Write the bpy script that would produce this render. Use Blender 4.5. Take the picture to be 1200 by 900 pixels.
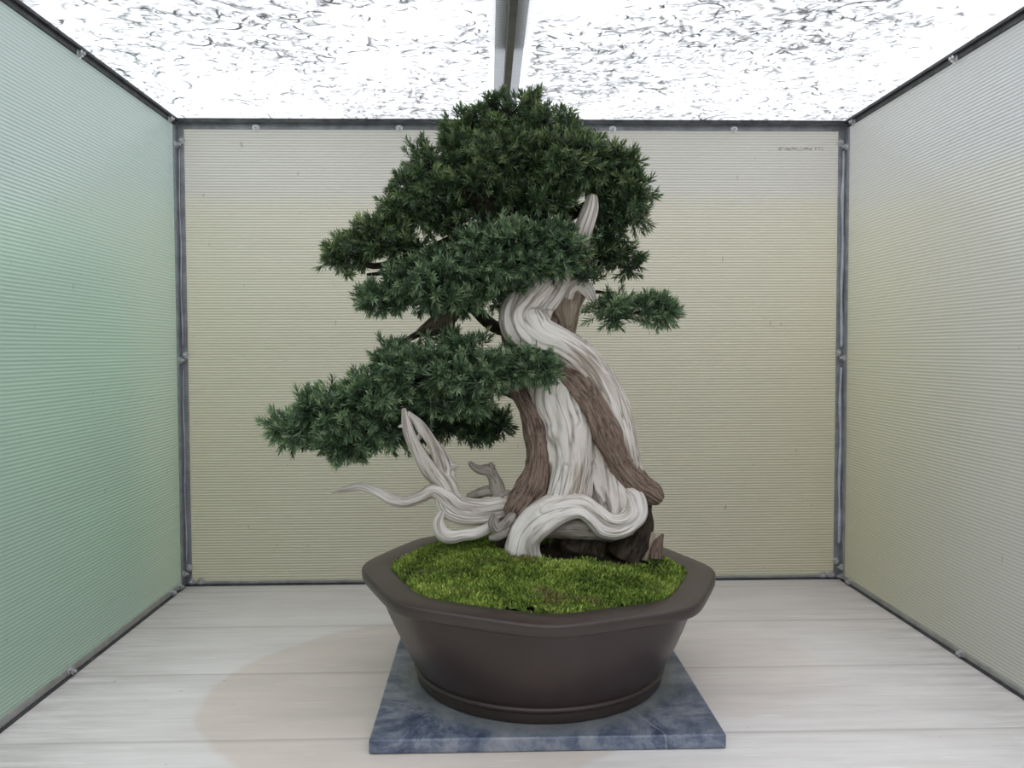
import bpy, math, random
import numpy as np
from mathutils import Matrix, Vector

for o in list(bpy.data.objects):
    bpy.data.objects.remove(o)
SC = bpy.context.scene
COL = SC.collection
RNG = np.random.default_rng(7)

# ------------------------------------------------------------------ camera
F_PX, PITCH, YAW, ROLL = 1012.7, 0.03989, 0.02847, -0.00346
CAM = np.array([-0.06778, -2.08506, 0.56622])
H = 1.1105            # booth height (m)
HW = 0.80             # booth half width
FRONT = -1.55         # where the booth opens towards the viewer
FW = np.array([math.sin(YAW)*math.cos(PITCH), math.cos(YAW)*math.cos(PITCH), -math.sin(PITCH)])
_r = np.cross(FW, [0, 0, 1.0]); _r /= np.linalg.norm(_r)
_u = np.cross(_r, FW)
RT = _r*math.cos(ROLL) + _u*math.sin(ROLL)
UP = -_r*math.sin(ROLL) + _u*math.cos(ROLL)
cd = bpy.data.cameras.new('camera'); cam = bpy.data.objects.new('camera', cd); COL.objects.link(cam)
cd.sensor_width = 36.0; cd.lens = F_PX/1200*36.0; cd.clip_start = 0.02
cam.matrix_world = Matrix(((RT[0], UP[0], -FW[0], CAM[0]), (RT[1], UP[1], -FW[1], CAM[1]),
                           (RT[2], UP[2], -FW[2], CAM[2]), (0, 0, 0, 1)))
SC.camera = cam

# ------------------------------------------------------------------ light: an overcast sky
SC.view_settings.view_transform = 'Standard'
SC.view_settings.look = 'None'
SC.view_settings.gamma = 1.0
SC.view_settings.use_curve_mapping = False
SC.view_settings.exposure = 0.08
SKY_ZENITH = (3.55, 3.60, 3.74)
SKY_HORIZON = (0.36, 0.375, 0.40)
SKY_MID = (0.76, 0.79, 0.84)
SKY_GROUND = (0.10, 0.098, 0.092)
wd = bpy.data.worlds.new('overcast_sky'); SC.world = wd; wd.use_nodes = True
nt = wd.node_tree; nt.nodes.clear()
wo = nt.nodes.new('ShaderNodeOutputWorld'); bg = nt.nodes.new('ShaderNodeBackground')
tc = nt.nodes.new('ShaderNodeTexCoord'); sx = nt.nodes.new('ShaderNodeSeparateXYZ')
rp = nt.nodes.new('ShaderNodeValToRGB')
nt.links.new(tc.outputs['Generated'], sx.inputs[0])
mr = nt.nodes.new('ShaderNodeMapRange'); mr.inputs[1].default_value = -1; mr.inputs[2].default_value = 1
nt.links.new(sx.outputs[2], mr.inputs[0]); nt.links.new(mr.outputs[0], rp.inputs[0])
cr = rp.color_ramp
cr.elements[0].position = 0.0; cr.elements[0].color = (*[c/2 for c in SKY_GROUND], 1)
cr.elements[1].position = 1.0; cr.elements[1].color = (*[c/2 for c in SKY_ZENITH], 1)
for p_, c_ in ((0.44, SKY_GROUND), (0.52, SKY_HORIZON), (0.70, SKY_MID)):
    e = cr.elements.new(p_); e.color = (*[c/2 for c in c_], 1)
nt.links.new(rp.outputs[0], bg.inputs[0]); bg.inputs[1].default_value = 2.0
nt.links.new(bg.outputs[0], wo.inputs[0])

# ------------------------------------------------------------------ helpers
def unp(px, py, y=None, z=None):
    """photo pixel -> world point on the plane Y=y or Z=z"""
    d = FW*F_PX + RT*(px-600) + UP*(450-py)
    t = (y-CAM[1])/d[1] if y is not None else (z-CAM[2])/d[2]
    return CAM + t*d

def mesh_np(name, verts, faces, material=None, parent=None, smooth=True, uv=None, attrs=None):
    """one mesh object out of numpy arrays; faces is an (n,k) array or a list of such arrays"""
    verts = np.asarray(verts, np.float32)
    fl = faces if isinstance(faces, list) else [faces]
    fl = [np.asarray(f, np.int32) for f in fl if len(f)]
    me = bpy.data.meshes.new(name)
    me.vertices.add(len(verts)); me.vertices.foreach_set('co', verts.ravel())
    idx = np.concatenate([f.ravel() for f in fl])
    cnt = np.concatenate([np.full(len(f), f.shape[1], np.int32) for f in fl])
    st = np.concatenate([[0], np.cumsum(cnt)[:-1]]).astype(np.int32)
    me.loops.add(len(idx)); me.loops.foreach_set('vertex_index', idx)
    me.polygons.add(len(cnt)); me.polygons.foreach_set('loop_start', st)
    me.polygons.foreach_set('use_smooth', np.full(len(cnt), bool(smooth)))
    if uv is not None:
        l = me.uv_layers.new(name='UVMap'); l.data.foreach_set('uv', np.asarray(uv, np.float32)[idx].ravel())
    for k, v in (attrs or {}).items():
        a = me.attributes.new(k, 'FLOAT', 'POINT'); a.data.foreach_set('value', np.asarray(v, np.float32))
    me.update(calc_edges=True); me.validate()
    o = bpy.data.objects.new(name, me); COL.objects.link(o)
    if material: me.materials.append(material)
    if parent is not None: o.parent = parent; o.matrix_parent_inverse = parent.matrix_world.inverted()
    return o

def tag(o, label=None, cat=None, group=None, kind=None):
    if label: o['label'] = label
    if cat: o['category'] = cat
    if group: o['group'] = group
    if kind: o['kind'] = kind
    return o

def empty(name, loc, label, cat, group=None):
    o = bpy.data.objects.new(name, None); COL.objects.link(o); o.location = loc
    o.empty_display_size = 0.05
    bpy.context.view_layer.update()
    return tag(o, label, cat, group)

def boxes(bl):
    V, Fs = [], []
    for (x0, x1, y0, y1, z0, z1) in bl:
        b = len(V)
        V += [(x0,y0,z0),(x1,y0,z0),(x1,y1,z0),(x0,y1,z0),(x0,y0,z1),(x1,y0,z1),(x1,y1,z1),(x0,y1,z1)]
        Fs += [(b,b+3,b+2,b+1),(b+4,b+5,b+6,b+7),(b,b+1,b+5,b+4),(b+1,b+2,b+6,b+5),(b+2,b+3,b+7,b+6),(b+3,b,b+4,b+7)]
    return np.array(V, float), np.array(Fs)

def box_obj(name, bl, m, parent=None, bevel=0):
    v, f = boxes(bl)
    o = mesh_np(name, v, f, m, parent, smooth=False)
    if bevel:
        md = o.modifiers.new('bevel', 'BEVEL'); md.width = bevel; md.segments = 2
    return o

class Vn:
    """smooth value noise on a grid, periodic in the first axis"""
    def __init__(s, nu, nv, seed):
        s.nu, s.nv = nu, nv
        s.g = np.random.default_rng(seed).random((nu, nv+2))
    def __call__(s, u, v):
        x = (u % 1.0)*s.nu; y = np.clip(v, 0, 1)*s.nv
        i = np.floor(x).astype(int); j = np.floor(y).astype(int)
        a = x-i; b = y-j; a = a*a*(3-2*a); b = b*b*(3-2*b)
        i0 = i % s.nu; i1 = (i+1) % s.nu; j1 = np.minimum(j+1, s.nv+1)
        g = s.g
        return (g[i0, j]*(1-a)+g[i1, j]*a)*(1-b)+(g[i0, j1]*(1-a)+g[i1, j1]*a)*b

def noise3(p, seed=0, octv=3):
    """cheap smooth pseudo noise of points, about -1..1"""
    r = np.random.default_rng(seed); out = np.zeros(len(p)); amp = 1.0; tot = 0; fr = 1.0
    for _ in range(octv):
        for _ in range(3):
            k = r.normal(size=3)*fr; out += amp*np.sin(p@k + r.random()*6.28)/1.7
        tot += amp; amp *= 0.55; fr *= 2.1
    return out/tot

# ------------------------------------------------------------------ materials
def mat(name):
    m = bpy.data.materials.new(name); m.use_nodes = True
    t = m.node_tree; t.nodes.clear()
    out = t.nodes.new('ShaderNodeOutputMaterial')
    return m, t, out
def N(t, ty, **kw):
    n = t.nodes.new('ShaderNode'+ty)
    for k, v in kw.items():
        setattr(n, k, v)
    return n
def L(t, a, b): t.links.new(a, b)
def ramp(t, src, stops):
    n = t.nodes.new('ShaderNodeValToRGB'); c = n.color_ramp
    c.elements[0].position, c.elements[0].color = stops[0][0], (*stops[0][1], 1)
    c.elements[1].position, c.elements[1].color = stops[-1][0], (*stops[-1][1], 1)
    for p, q in stops[1:-1]:
        e = c.elements.new(p); e.color = (*q, 1)
    L(t, src, n.inputs[0]); return n.outputs[0]
def mixc(t, fac, a, b, mode='MIX'):
    n = t.nodes.new('ShaderNodeMix'); n.data_type = 'RGBA'; n.blend_type = mode
    for i, v in ((0, fac), (6, a), (7, b)):
        if isinstance(v, (int, float)): n.inputs[i].default_value = v
        elif isinstance(v, tuple): n.inputs[i].default_value = (*v, 1)
        else: L(t, v, n.inputs[i])
    return n.outputs[2]
def math_(t, op, a, b=None, c=None):
    n = t.nodes.new('ShaderNodeMath'); n.operation = op
    for i, v in enumerate((a, b, c)):
        if v is None: continue
        if isinstance(v, (int, float)): n.inputs[i].default_value = v
        else: L(t, v, n.inputs[i])
    return n.outputs[0]
def coords(t, scale=(1, 1, 1), kind='Object', loc=(0, 0, 0)):
    c = N(t, 'TexCoord'); mp = N(t, 'Mapping'); mp.inputs['Scale'].default_value = scale
    mp.inputs['Location'].default_value = loc
    L(t, c.outputs[kind], mp.inputs[0]); return mp.outputs[0]
def noise(t, vec, scale, detail=4, rough=0.55, dist=0.0):
    n = N(t, 'TexNoise'); n.inputs['Scale'].default_value = scale; n.inputs['Detail'].default_value = detail
    n.inputs['Roughness'].default_value = rough; n.inputs['Distortion'].default_value = dist
    L(t, vec, n.inputs['Vector']); return n.outputs['Fac']
def bump(t, h, strength, dist=0.01):
    b = N(t, 'Bump'); b.inputs['Strength'].default_value = strength; b.inputs['Distance'].default_value = dist
    L(t, h, b.inputs['Height']); return b.outputs[0]
def pbr(t, out, color, rough=0.6, nrm=None, spec=0.5, metal=0.0):
    p = N(t, 'BsdfPrincipled')
    for k, v in (('Base Color', color), ('Roughness', rough), ('Metallic', metal), ('Specular IOR Level', spec)):
        if isinstance(v, tuple): p.inputs[k].default_value = (*v, 1)
        elif isinstance(v, (int, float)): p.inputs[k].default_value = v
        else: L(t, v, p.inputs[k])
    if nrm is not None: L(t, nrm, p.inputs['Normal'])
    L(t, p.outputs[0], out.inputs[0]); return p

def panel_mat(name, axis, color, trans, t_mix, gloss_r, pitch, dirt=0.0, refr=0.0, gl=0.10):
    """fluted twin-wall sheet: scatters light back, lets light through, glints along its flutes"""
    m, t, out = mat(name)
    c = N(t, 'TexCoord'); s = N(t, 'SeparateXYZ'); L(t, c.outputs['Object'], s.inputs[0])
    ph = math_(t, 'MULTIPLY', s.outputs[axis], 2*math.pi/pitch)
    w = math_(t, 'SINE', ph)
    w01 = math_(t, 'MULTIPLY_ADD', w, 0.5, 0.5)
    line = math_(t, 'POWER', w01, 3.0)
    vec = coords(t, (1, 1, 1))
    blot = noise(t, vec, 2.5, 3)
    base = mixc(t, line, color, tuple(min(1, q*0.62) for q in color))
    base = mixc(t, math_(t, 'MULTIPLY', blot, 0.35), base, tuple(q*0.86 for q in color))
    # grime specks
    sp = noise(t, coords(t, (75, 75, 26)), 1.0, 1)
    spk = math_(t, 'GREATER_THAN', sp, 0.775 - dirt*0.01)
    if dirt:      # a smear of black mould near the top right corner
        bx_ = math_(t, 'LESS_THAN', math_(t, 'ABSOLUTE', math_(t, 'SUBTRACT', s.outputs[0], 0.690)), 0.056)
        bz_ = math_(t, 'LESS_THAN', math_(t, 'ABSOLUTE', math_(t, 'SUBTRACT', s.outputs[2], 1.0475)), 0.004)
        md_ = math_(t, 'GREATER_THAN', noise(t, coords(t, (120, 1, 220)), 1.0, 2), 0.50)
        spk = math_(t, 'MAXIMUM', spk, math_(t, 'MULTIPLY', math_(t, 'MULTIPLY', bx_, bz_), math_(t, 'MULTIPLY', md_, 1.7)))
    base = mixc(t, math_(t, 'MULTIPLY', spk, 0.45), base, (0.16, 0.14, 0.11))
    nb = bump(t, w01, 0.75, 0.002)
    d = N(t, 'BsdfDiffuse'); L(t, base, d.inputs[0])
    tr = N(t, 'BsdfTranslucent'); L(t, mixc(t, 1.0, base, trans, 'MULTIPLY'), tr.inputs[0])
    g = N(t, 'BsdfGlossy'); g.inputs['Color'].default_value = (0.9, 0.92, 0.95, 1); g.inputs['Roughness'].default_value = gloss_r
    L(t, nb, g.inputs['Normal']); L(t, nb, d.inputs['Normal'])
    mx = N(t, 'MixShader'); mx.inputs[0].default_value = t_mix
    L(t, d.outputs[0], mx.inputs[1]); L(t, tr.outputs[0], mx.inputs[2])
    last = mx
    if refr:
        rf = N(t, 'BsdfRefraction'); rf.inputs['Roughness'].default_value = 0.55; rf.inputs['IOR'].default_value = 1.25
        rf.inputs['Color'].default_value = (*trans, 1)
        m2 = N(t, 'MixShader'); m2.inputs[0].default_value = refr
        L(t, last.outputs[0], m2.inputs[1]); L(t, rf.outputs[0], m2.inputs[2]); last = m2
    fr = N(t, 'Fresnel'); fr.inputs[0].default_value = 1.35
    m3 = N(t, 'MixShader'); L(t, math_(t, 'MULTIPLY_ADD', fr.outputs[0], 0.9, gl), m3.inputs[0])
    L(t, last.outputs[0], m3.inputs[1]); L(t, g.outputs[0], m3.inputs[2])
    L(t, m3.outputs[0], out.inputs[0])
    return m

M = {}
M['wall_left'] = panel_mat('fluted_sheet_left', 2, (0.605, 0.69, 0.675), (0.95, 1.0, 0.99), 0.60, 0.28, 0.0064, refr=0.20)
M['wall_right'] = panel_mat('fluted_sheet_right', 2, (0.68, 0.69, 0.67), (1, 1, 1), 0.60, 0.28, 0.0064, refr=0.20)
M['wall_back'] = panel_mat('fluted_sheet_back', 2, (0.705, 0.69, 0.655), (1, 0.985, 0.955), 0.50, 0.35, 0.0064, dirt=1.0, refr=0.15, gl=0.04)
M['roof'] = panel_mat('fluted_sheet_roof', 1, (0.92, 0.93, 0.95), (1, 1, 1), 0.85, 0.3, 0.0064, gl=0.0)

def floor_mat():
    m, t, out = mat('painted_boards')
    v = coords(t)
    c = N(t, 'TexCoord'); s = N(t, 'SeparateXYZ'); L(t, c.outputs['Object'], s.inputs[0])
    gr = noise(t, coords(t, (1.2, 26, 1)), 3.0, 6, 0.65)
    big = noise(t, v, 3.0, 4)
    base = ramp(t, gr, [(0.22, (0.64, 0.595, 0.57)), (0.5, (0.79, 0.755, 0.735)), (0.80, (0.84, 0.815, 0.80))])
    base = mixc(t, math_(t, 'MULTIPLY', big, 0.5), base, (0.72, 0.69, 0.675))
    # water stain
    def stain(cx, cy, rx, ry, dst):
        dx = math_(t, 'DIVIDE', math_(t, 'SUBTRACT', s.outputs[0], cx), rx)
        dy = math_(t, 'DIVIDE', math_(t, 'SUBTRACT', s.outputs[1], cy), ry)
        r = math_(t, 'SQRT', math_(t, 'ADD', math_(t, 'MULTIPLY', dx, dx), math_(t, 'MULTIPLY', dy, dy)))
        r = math_(t, 'ADD', r, math_(t, 'MULTIPLY_ADD', noise(t, v, 6.0, 4), dst, -dst/2))
        q = N(t, 'MapRange', interpolation_type='SMOOTHSTEP'); L(t, r, q.inputs[0])
        q.inputs[1].default_value = 1.0+dst*0.12; q.inputs[2].default_value = 1.0-dst*0.2
        return q.outputs[0]
    st = stain(-0.17, -0.66, 0.36, 0.36, 0.16)
    base = mixc(t, math_(t, 'MULTIPLY', st, 0.62), base, (0.66, 0.56, 0.475))
    st2 = stain(0.28, -0.55, 0.27, 0.22, 0.9)
    base = mixc(t, math_(t, 'MULTIPLY', st2, 0.32), base, (0.64, 0.53, 0.46))
    # dirty edges by the side walls; browner tint growing towards the back wall
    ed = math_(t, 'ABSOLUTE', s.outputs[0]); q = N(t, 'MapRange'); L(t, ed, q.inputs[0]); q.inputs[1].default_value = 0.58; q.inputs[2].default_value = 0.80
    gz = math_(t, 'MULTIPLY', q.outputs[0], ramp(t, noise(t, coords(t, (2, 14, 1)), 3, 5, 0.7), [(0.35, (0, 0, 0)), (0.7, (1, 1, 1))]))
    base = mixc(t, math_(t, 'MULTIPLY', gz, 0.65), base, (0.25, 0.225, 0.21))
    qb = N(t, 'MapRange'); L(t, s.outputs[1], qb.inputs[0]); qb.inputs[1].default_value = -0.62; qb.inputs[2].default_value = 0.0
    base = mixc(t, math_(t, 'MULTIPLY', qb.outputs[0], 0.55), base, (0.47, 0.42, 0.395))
    bl = ramp(t, noise(t, coords(t, (1.0, 4.5, 1), loc=(4, 2, 0)), 3.2, 5, 0.62), [(0.42, (0, 0, 0)), (0.68, (1, 1, 1))])
    base = mixc(t, math_(t, 'MULTIPLY', bl, 0.34), base, (0.46, 0.41, 0.385))
    # pale scratches and specks
    sc = noise(t, coords(t, (2.5, 90, 1)), 3.0, 2, 0.5)
    base = mixc(t, math_(t, 'MULTIPLY', math_(t, 'GREATER_THAN', sc, 0.70), 0.6), base, (0.93, 0.92, 0.91))
    sp = noise(t, v, 70.0, 1)
    base = mixc(t, math_(t, 'MULTIPLY', math_(t, 'GREATER_THAN', sp, 0.80), 0.6), base, (0.16, 0.14, 0.12))
    # board joints
    ym = math_(t, 'FRACT', math_(t, 'DIVIDE', math_(t, 'ADD', s.outputs[1], 0.84+0.26*20), 0.26))
    j = math_(t, 'ABSOLUTE', math_(t, 'SUBTRACT', ym, 0.5))
    jl = math_(t, 'GREATER_THAN', j, 0.492)
    js = N(t, 'MapRange', interpolation_type='SMOOTHSTEP'); L(t, j, js.inputs[0]); js.inputs[1].default_value = 0.46; js.inputs[2].default_value = 0.5
    base = mixc(t, math_(t, 'MULTIPLY', js.outputs[0], 0.22), base, (0.38, 0.35, 0.32))
    base = mixc(t, math_(t, 'MULTIPLY', jl, 0.22), base, (0.22, 0.19, 0.17))
    h = math_(t, 'SUBTRACT', math_(t, 'MULTIPLY', gr, 0.4), js.outputs[0])
    pbr(t, out, base, 0.55, bump(t, h, 0.25, 0.003), 0.35)
    return m
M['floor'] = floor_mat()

def metal_mat(name, a, b, rough=0.5, metal=0.6):
    m, t, out = mat(name); v = coords(t)
    n = noise(t, coords(t, (30, 30, 30)), 1.0, 5, 0.65)
    c = ramp(t, n, [(0.3, a), (0.7, b)])
    pbr(t, out, c, rough, bump(t, n, 0.2, 0.002), 0.5, metal); return m
M['steel'] = metal_mat('galvanised_steel', (0.20, 0.21, 0.23), (0.36, 0.37, 0.40), 0.5, 0.5)
M['pale_steel'] = metal_mat('pale_galvanised_steel', (0.27, 0.275, 0.265), (0.42, 0.42, 0.40), 0.5, 0.3)
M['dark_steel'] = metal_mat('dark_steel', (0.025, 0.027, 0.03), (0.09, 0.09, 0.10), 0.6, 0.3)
M['bolt'] = metal_mat('bolt_steel', (0.40, 0.40, 0.41), (0.72, 0.72, 0.74), 0.30, 0.7)
M['sealant'] = metal_mat('sealant', (0.35, 0.37, 0.42), (0.55, 0.57, 0.62), 0.5, 0.0)
M['bar'] = metal_mat('painted_bar', (0.075, 0.07, 0.062), (0.12, 0.115, 0.105), 0.5, 0.1)

def simple(name, stops, scale=20, rough=0.6, b=0.3, bd=0.004, spec=0.4, sc=(1, 1, 1), det=5):
    m, t, out = mat(name); n = noise(t, coords(t, sc), scale, det, 0.6)
    pbr(t, out, ramp(t, n, stops), rough, bump(t, n, b, bd), spec); return m
M['pot'] = simple('unglazed_clay', [(0.3, (0.034, 0.022, 0.0195)), (0.7, (0.047, 0.032, 0.029))], 9, 0.38, 0.04, 0.002, 0.5)
M['soil'] = simple('dark_soil', [(0.3, (0.008, 0.006, 0.005)), (0.7, (0.045, 0.035, 0.022))], 60, 0.95, 0.9, 0.01, 0.1)
M['litter'] = simple('dry_leaf', [(0.3, (0.03, 0.028, 0.025)), (0.7, (0.07, 0.06, 0.05))], 40, 0.9)
M['batten'] = simple('added_batten_wood', [(0.3, (0.20, 0.16, 0.12)), (0.7, (0.30, 0.25, 0.19))], 20, 0.8, sc=(1, 12, 1))
M['hedge'] = simple('hedge_leaf', [(0.35, (0.06, 0.26, 0.08)), (0.65, (0.18, 0.50, 0.17))], 25, 0.7, 0.6, 0.02)
M['render_wall'] = simple('cream_render', [(0.3, (0.62, 0.58, 0.31)), (0.7, (0.70, 0.66, 0.38))], 8, 0.9)
M['blue_wall'] = simple('added_wall_blue_grey', [(0.3, (0.26, 0.31, 0.40)), (0.7, (0.34, 0.39, 0.48))], 6, 0.8)
M['paving'] = simple('grey_paving', [(0.3, (0.42, 0.40, 0.36)), (0.7, (0.52, 0.50, 0.45))], 8, 0.9)

def slab_mat():
    m, t, out = mat('blue_slate'); v = coords(t)
    n = noise(t, v, 13, 9, 0.76, 0.5); n2 = noise(t, coords(t, (1, 1, 1), loc=(3, 1, 0)), 30, 6, 0.7, 0.5)
    c = ramp(t, n, [(0.38, (0.032, 0.045, 0.088)), (0.46, (0.10, 0.125, 0.19)), (0.53, (0.21, 0.235, 0.285)), (0.66, (0.34, 0.355, 0.38))])
    c = mixc(t, math_(t, 'MULTIPLY', n2, 0.35), c, (0.12, 0.15, 0.21))
    # pale dust ring round the foot of the pot
    tcn = N(t, 'TexCoord'); s = N(t, 'SeparateXYZ'); L(t, tcn.outputs['Object'], s.inputs[0])
    dx = math_(t, 'SUBTRACT', s.outputs[0], 0.014); dy = math_(t, 'SUBTRACT', s.outputs[1], -0.655)
    r = math_(t, 'SQRT', math_(t, 'ADD', math_(t, 'MULTIPLY', dx, dx), math_(t, 'MULTIPLY', dy, dy)))
    q = N(t, 'MapRange', interpolation_type='SMOOTHSTEP'); L(t, r, q.inputs[0]); q.inputs[1].default_value = 0.245; q.inputs[2].default_value = 0.205
    c = mixc(t, math_(t, 'MULTIPLY', q.outputs[0], math_(t, 'MULTIPLY', n2, 1.1)), c, (0.25, 0.255, 0.235))
    # a hairline vein
    vx = math_(t, 'ADD', math_(t, 'ADD', s.outputs[0], math_(t, 'MULTIPLY', s.outputs[1], 0.35)), math_(t, 'MULTIPLY', n, 0.02))
    vl = math_(t, 'LESS_THAN', math_(t, 'ABSOLUTE', math_(t, 'ADD', vx, 0.122)), 0.0010)
    c = mixc(t, math_(t, 'MULTIPLY', vl, 0.55), c, (0.36, 0.36, 0.36))
    rg = ramp(t, n2, [(0.3, (0.28,)*3), (0.7, (0.5,)*3)])
    pbr(t, out, c, rg, bump(t, n, 0.3, 0.003), 0.6); return m
M['slab'] = slab_mat()

def wood_mat(name, dark, mid, light, gu=26, gv=2.2, crack=0.5, bs=0.5):
    """grain runs along V of the UVs (the length of the limb)"""
    m, t, out = mat(name)
    u = coords(t, (gu, gv, 1), 'UV'); n = noise(t, u, 1.0, 6, 0.62, 0.35)
    u2 = coords(t, (gu*2.6, gv*1.6, 1), 'UV', (5, 2, 0)); n2 = noise(t, u2, 1.0, 4, 0.6, 0.2)
    big = noise(t, coords(t), 14, 4)
    c = ramp(t, n, [(0.30, dark), (0.40, mid), (0.52, light), (0.8, light)])
    c = mixc(t, math_(t, 'MULTIPLY', n2, crack), c, mid)
    n3 = noise(t, coords(t, (gu*0.55, gv*0.45, 1), 'UV', (1, 7, 0)), 1.0, 3, 0.5, 0.25)
    ck = math_(t, 'ABSOLUTE', math_(t, 'SUBTRACT', n3, 0.5))
    ckm = ramp(t, ck, [(0.0, (1, 1, 1)), (0.035, (0, 0, 0))])
    c = mixc(t, math_(t, 'MULTIPLY', ckm, 0.75), c, dark)
    c = mixc(t, math_(t, 'MULTIPLY', ramp(t, big, [(0.5, (0, 0, 0)), (0.75, (1, 1, 1))]), 0.35), c, mid)
    hgt = math_(t, 'ADD', n, math_(t, 'MULTIPLY', n2, 0.5))
    pbr(t, out, c, 0.75, bump(t, hgt, bs, 0.003), 0.25); return m
M['dead'] = wood_mat('bleached_deadwood', (0.17, 0.135, 0.105), (0.54, 0.475, 0.415), (0.84, 0.795, 0.745), 11, 1.2, 0.40, 0.5)
M['dead_smooth'] = wood_mat('smooth_bleached_root', (0.22, 0.18, 0.145), (0.58, 0.525, 0.475), (0.83, 0.79, 0.755), 7, 1.2, 0.4, 0.5)
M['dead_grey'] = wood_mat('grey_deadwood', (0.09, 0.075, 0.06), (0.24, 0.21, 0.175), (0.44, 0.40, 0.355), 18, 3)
M['dead_tan'] = wood_mat('tan_deadwood', (0.12, 0.09, 0.065), (0.32, 0.255, 0.195), (0.50, 0.42, 0.34), 10, 2.5)
M['bark'] = wood_mat('flaky_brown_bark', (0.035, 0.022, 0.016), (0.17, 0.115, 0.088), (0.36, 0.27, 0.22), 22, 5, 0.6, 1.0)
M['branch'] = wood_mat('dark_branch', (0.010, 0.008, 0.006), (0.035, 0.026, 0.02), (0.08, 0.06, 0.045), 10, 6, 0.5, 0.8)
M['branch_brown'] = wood_mat('gnarled_brown_branch', (0.025, 0.018, 0.013), (0.09, 0.066, 0.05), (0.19, 0.145, 0.11), 12, 5, 0.6, 0.9)
M['stump'] = wood_mat('dark_brown_root', (0.008, 0.006, 0.005), (0.035, 0.026, 0.018), (0.075, 0.058, 0.04), 12, 5, 0.6, 0.9)  # very dark brown for the root stump

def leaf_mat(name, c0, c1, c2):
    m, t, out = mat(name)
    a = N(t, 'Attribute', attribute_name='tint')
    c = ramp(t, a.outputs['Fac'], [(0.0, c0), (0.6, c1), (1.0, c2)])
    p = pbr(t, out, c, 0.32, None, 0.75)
    tr = N(t, 'BsdfTranslucent'); L(t, mixc(t, 1.0, c, (1.0, 1.15, 0.6), 'MULTIPLY'), tr.inputs[0])
    mx = N(t, 'MixShader'); mx.inputs[0].default_value = 0.22
    L(t, p.outputs[0], mx.inputs[1]); L(t, tr.outputs[0], mx.inputs[2]); L(t, mx.outputs[0], out.inputs[0])
    return m
M['needle'] = leaf_mat('yew_needle', (0.014, 0.034, 0.014), (0.082, 0.140, 0.064), (0.28, 0.35, 0.16))
M['needle_blue'] = leaf_mat('yew_needle_bluish', (0.026, 0.060, 0.028), (0.130, 0.215, 0.120), (0.36, 0.46, 0.26))
def moss_mat():
    m, t, out = mat('moss')
    v = coords(t); n = noise(t, v, 13, 4, 0.6); n2 = noise(t, v, 45, 3)
    a = N(t, 'Attribute', attribute_name='tint')
    f = math_(t, 'ADD', math_(t, 'MULTIPLY', n, 0.75), math_(t, 'MULTIPLY_ADD', a.outputs['Fac'], 0.30, -0.03))
    c = ramp(t, f, [(0.30, (0.055, 0.085, 0.022)), (0.47, (0.16, 0.25, 0.040)), (0.60, (0.34, 0.44, 0.085)), (0.78, (0.50, 0.54, 0.17))])
    c = mixc(t, math_(t, 'MULTIPLY', ramp(t, noise(t, coords(t, loc=(7, 3, 1)), 16, 3), [(0.58, (0, 0, 0)), (0.72, (1, 1, 1))]), 0.7), c, (0.19, 0.15, 0.07))
    pbr(t, out, c, 0.8, None, 0.2); return m
M['moss'] = moss_mat()

# ------------------------------------------------------------------ setting: the booth
def sheet(name, corners, m):
    o = mesh_np(name, np.array(corners, float), np.array([[0, 1, 2, 3]]), m, smooth=False)
    return tag(o, kind='structure')
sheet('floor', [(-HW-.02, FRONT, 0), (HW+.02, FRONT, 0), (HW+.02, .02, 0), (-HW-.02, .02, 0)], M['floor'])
sheet('wall_back', [(-HW, 0, 0), (HW, 0, 0), (HW, 0, H), (-HW, 0, H)], M['wall_back'])
sheet('wall_left', [(-HW, FRONT, 0), (-HW, 0, 0), (-HW, 0, H), (-HW, FRONT, H)], M['wall_left'])
sheet('wall_right', [(HW, 0, 0), (HW, FRONT, 0), (HW, FRONT, H), (HW, 0, H)], M['wall_right'])
sheet('ceiling', [(-HW, 0, H), (HW, 0, H), (HW, FRONT, H), (-HW, FRONT, H)], M['roof'])

def trim(name, bl, m, bevel=0.0008):
    return tag(box_obj(name, bl, m, None, bevel), kind='structure')
t_back_top = trim('trim_back_top', [(-HW, HW, -0.020, -0.002, H-.008, H-.001), (-HW, HW, -0.0045, -0.001, H-.022, H-.008)], M['steel'])
trim('trim_edge_shadow_gap_back', [(-HW, HW, -0.0225, -0.0205, H-.009, H-.001), (-HW, HW, -.0085, -.001, .0004, .0045)], M['dark_steel'], 0)  # dark line at the roof; lower box paints the shadow gap at the floor
t_back_bot = trim('trim_back_bottom', [(-HW, HW, -0.0045, -0.001, .0045, .011)], M['pale_steel'])
t_lt = trim('trim_left_top', [(-HW+.001, -HW+.012, FRONT, -.02, H-.007, H-.001), (-HW+.001, -HW+.006, FRONT, -.02, H-.017, H-.007)], M['dark_steel'])
t_rt = trim('trim_right_top', [(HW-.012, HW-.001, FRONT, -.02, H-.007, H-.001), (HW-.006, HW-.001, FRONT, -.02, H-.017, H-.007)], M['dark_steel'])
t_lb = trim('trim_left_bottom', [(-HW+.001, -HW+.005, FRONT, -.02, .0045, .017)], M['pale_steel'])
trim('trim_shadow_gap_left', [(-HW+.001, -HW+.0085, FRONT, -.02, .0004, .0045)], M['dark_steel'], 0)  # dark strip standing in for the shadow gap along the left wall
t_rb = trim('trim_right_bottom', [(HW-.005, HW-.001, FRONT, -.02, .0045, .014)], M['pale_steel'])
trim('trim_shadow_gap_right', [(HW-.0085, HW-.001, FRONT, -.02, .0004, .0045)], M['dark_steel'], 0)  # shade under the right sheet, built as a dark strip
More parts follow.
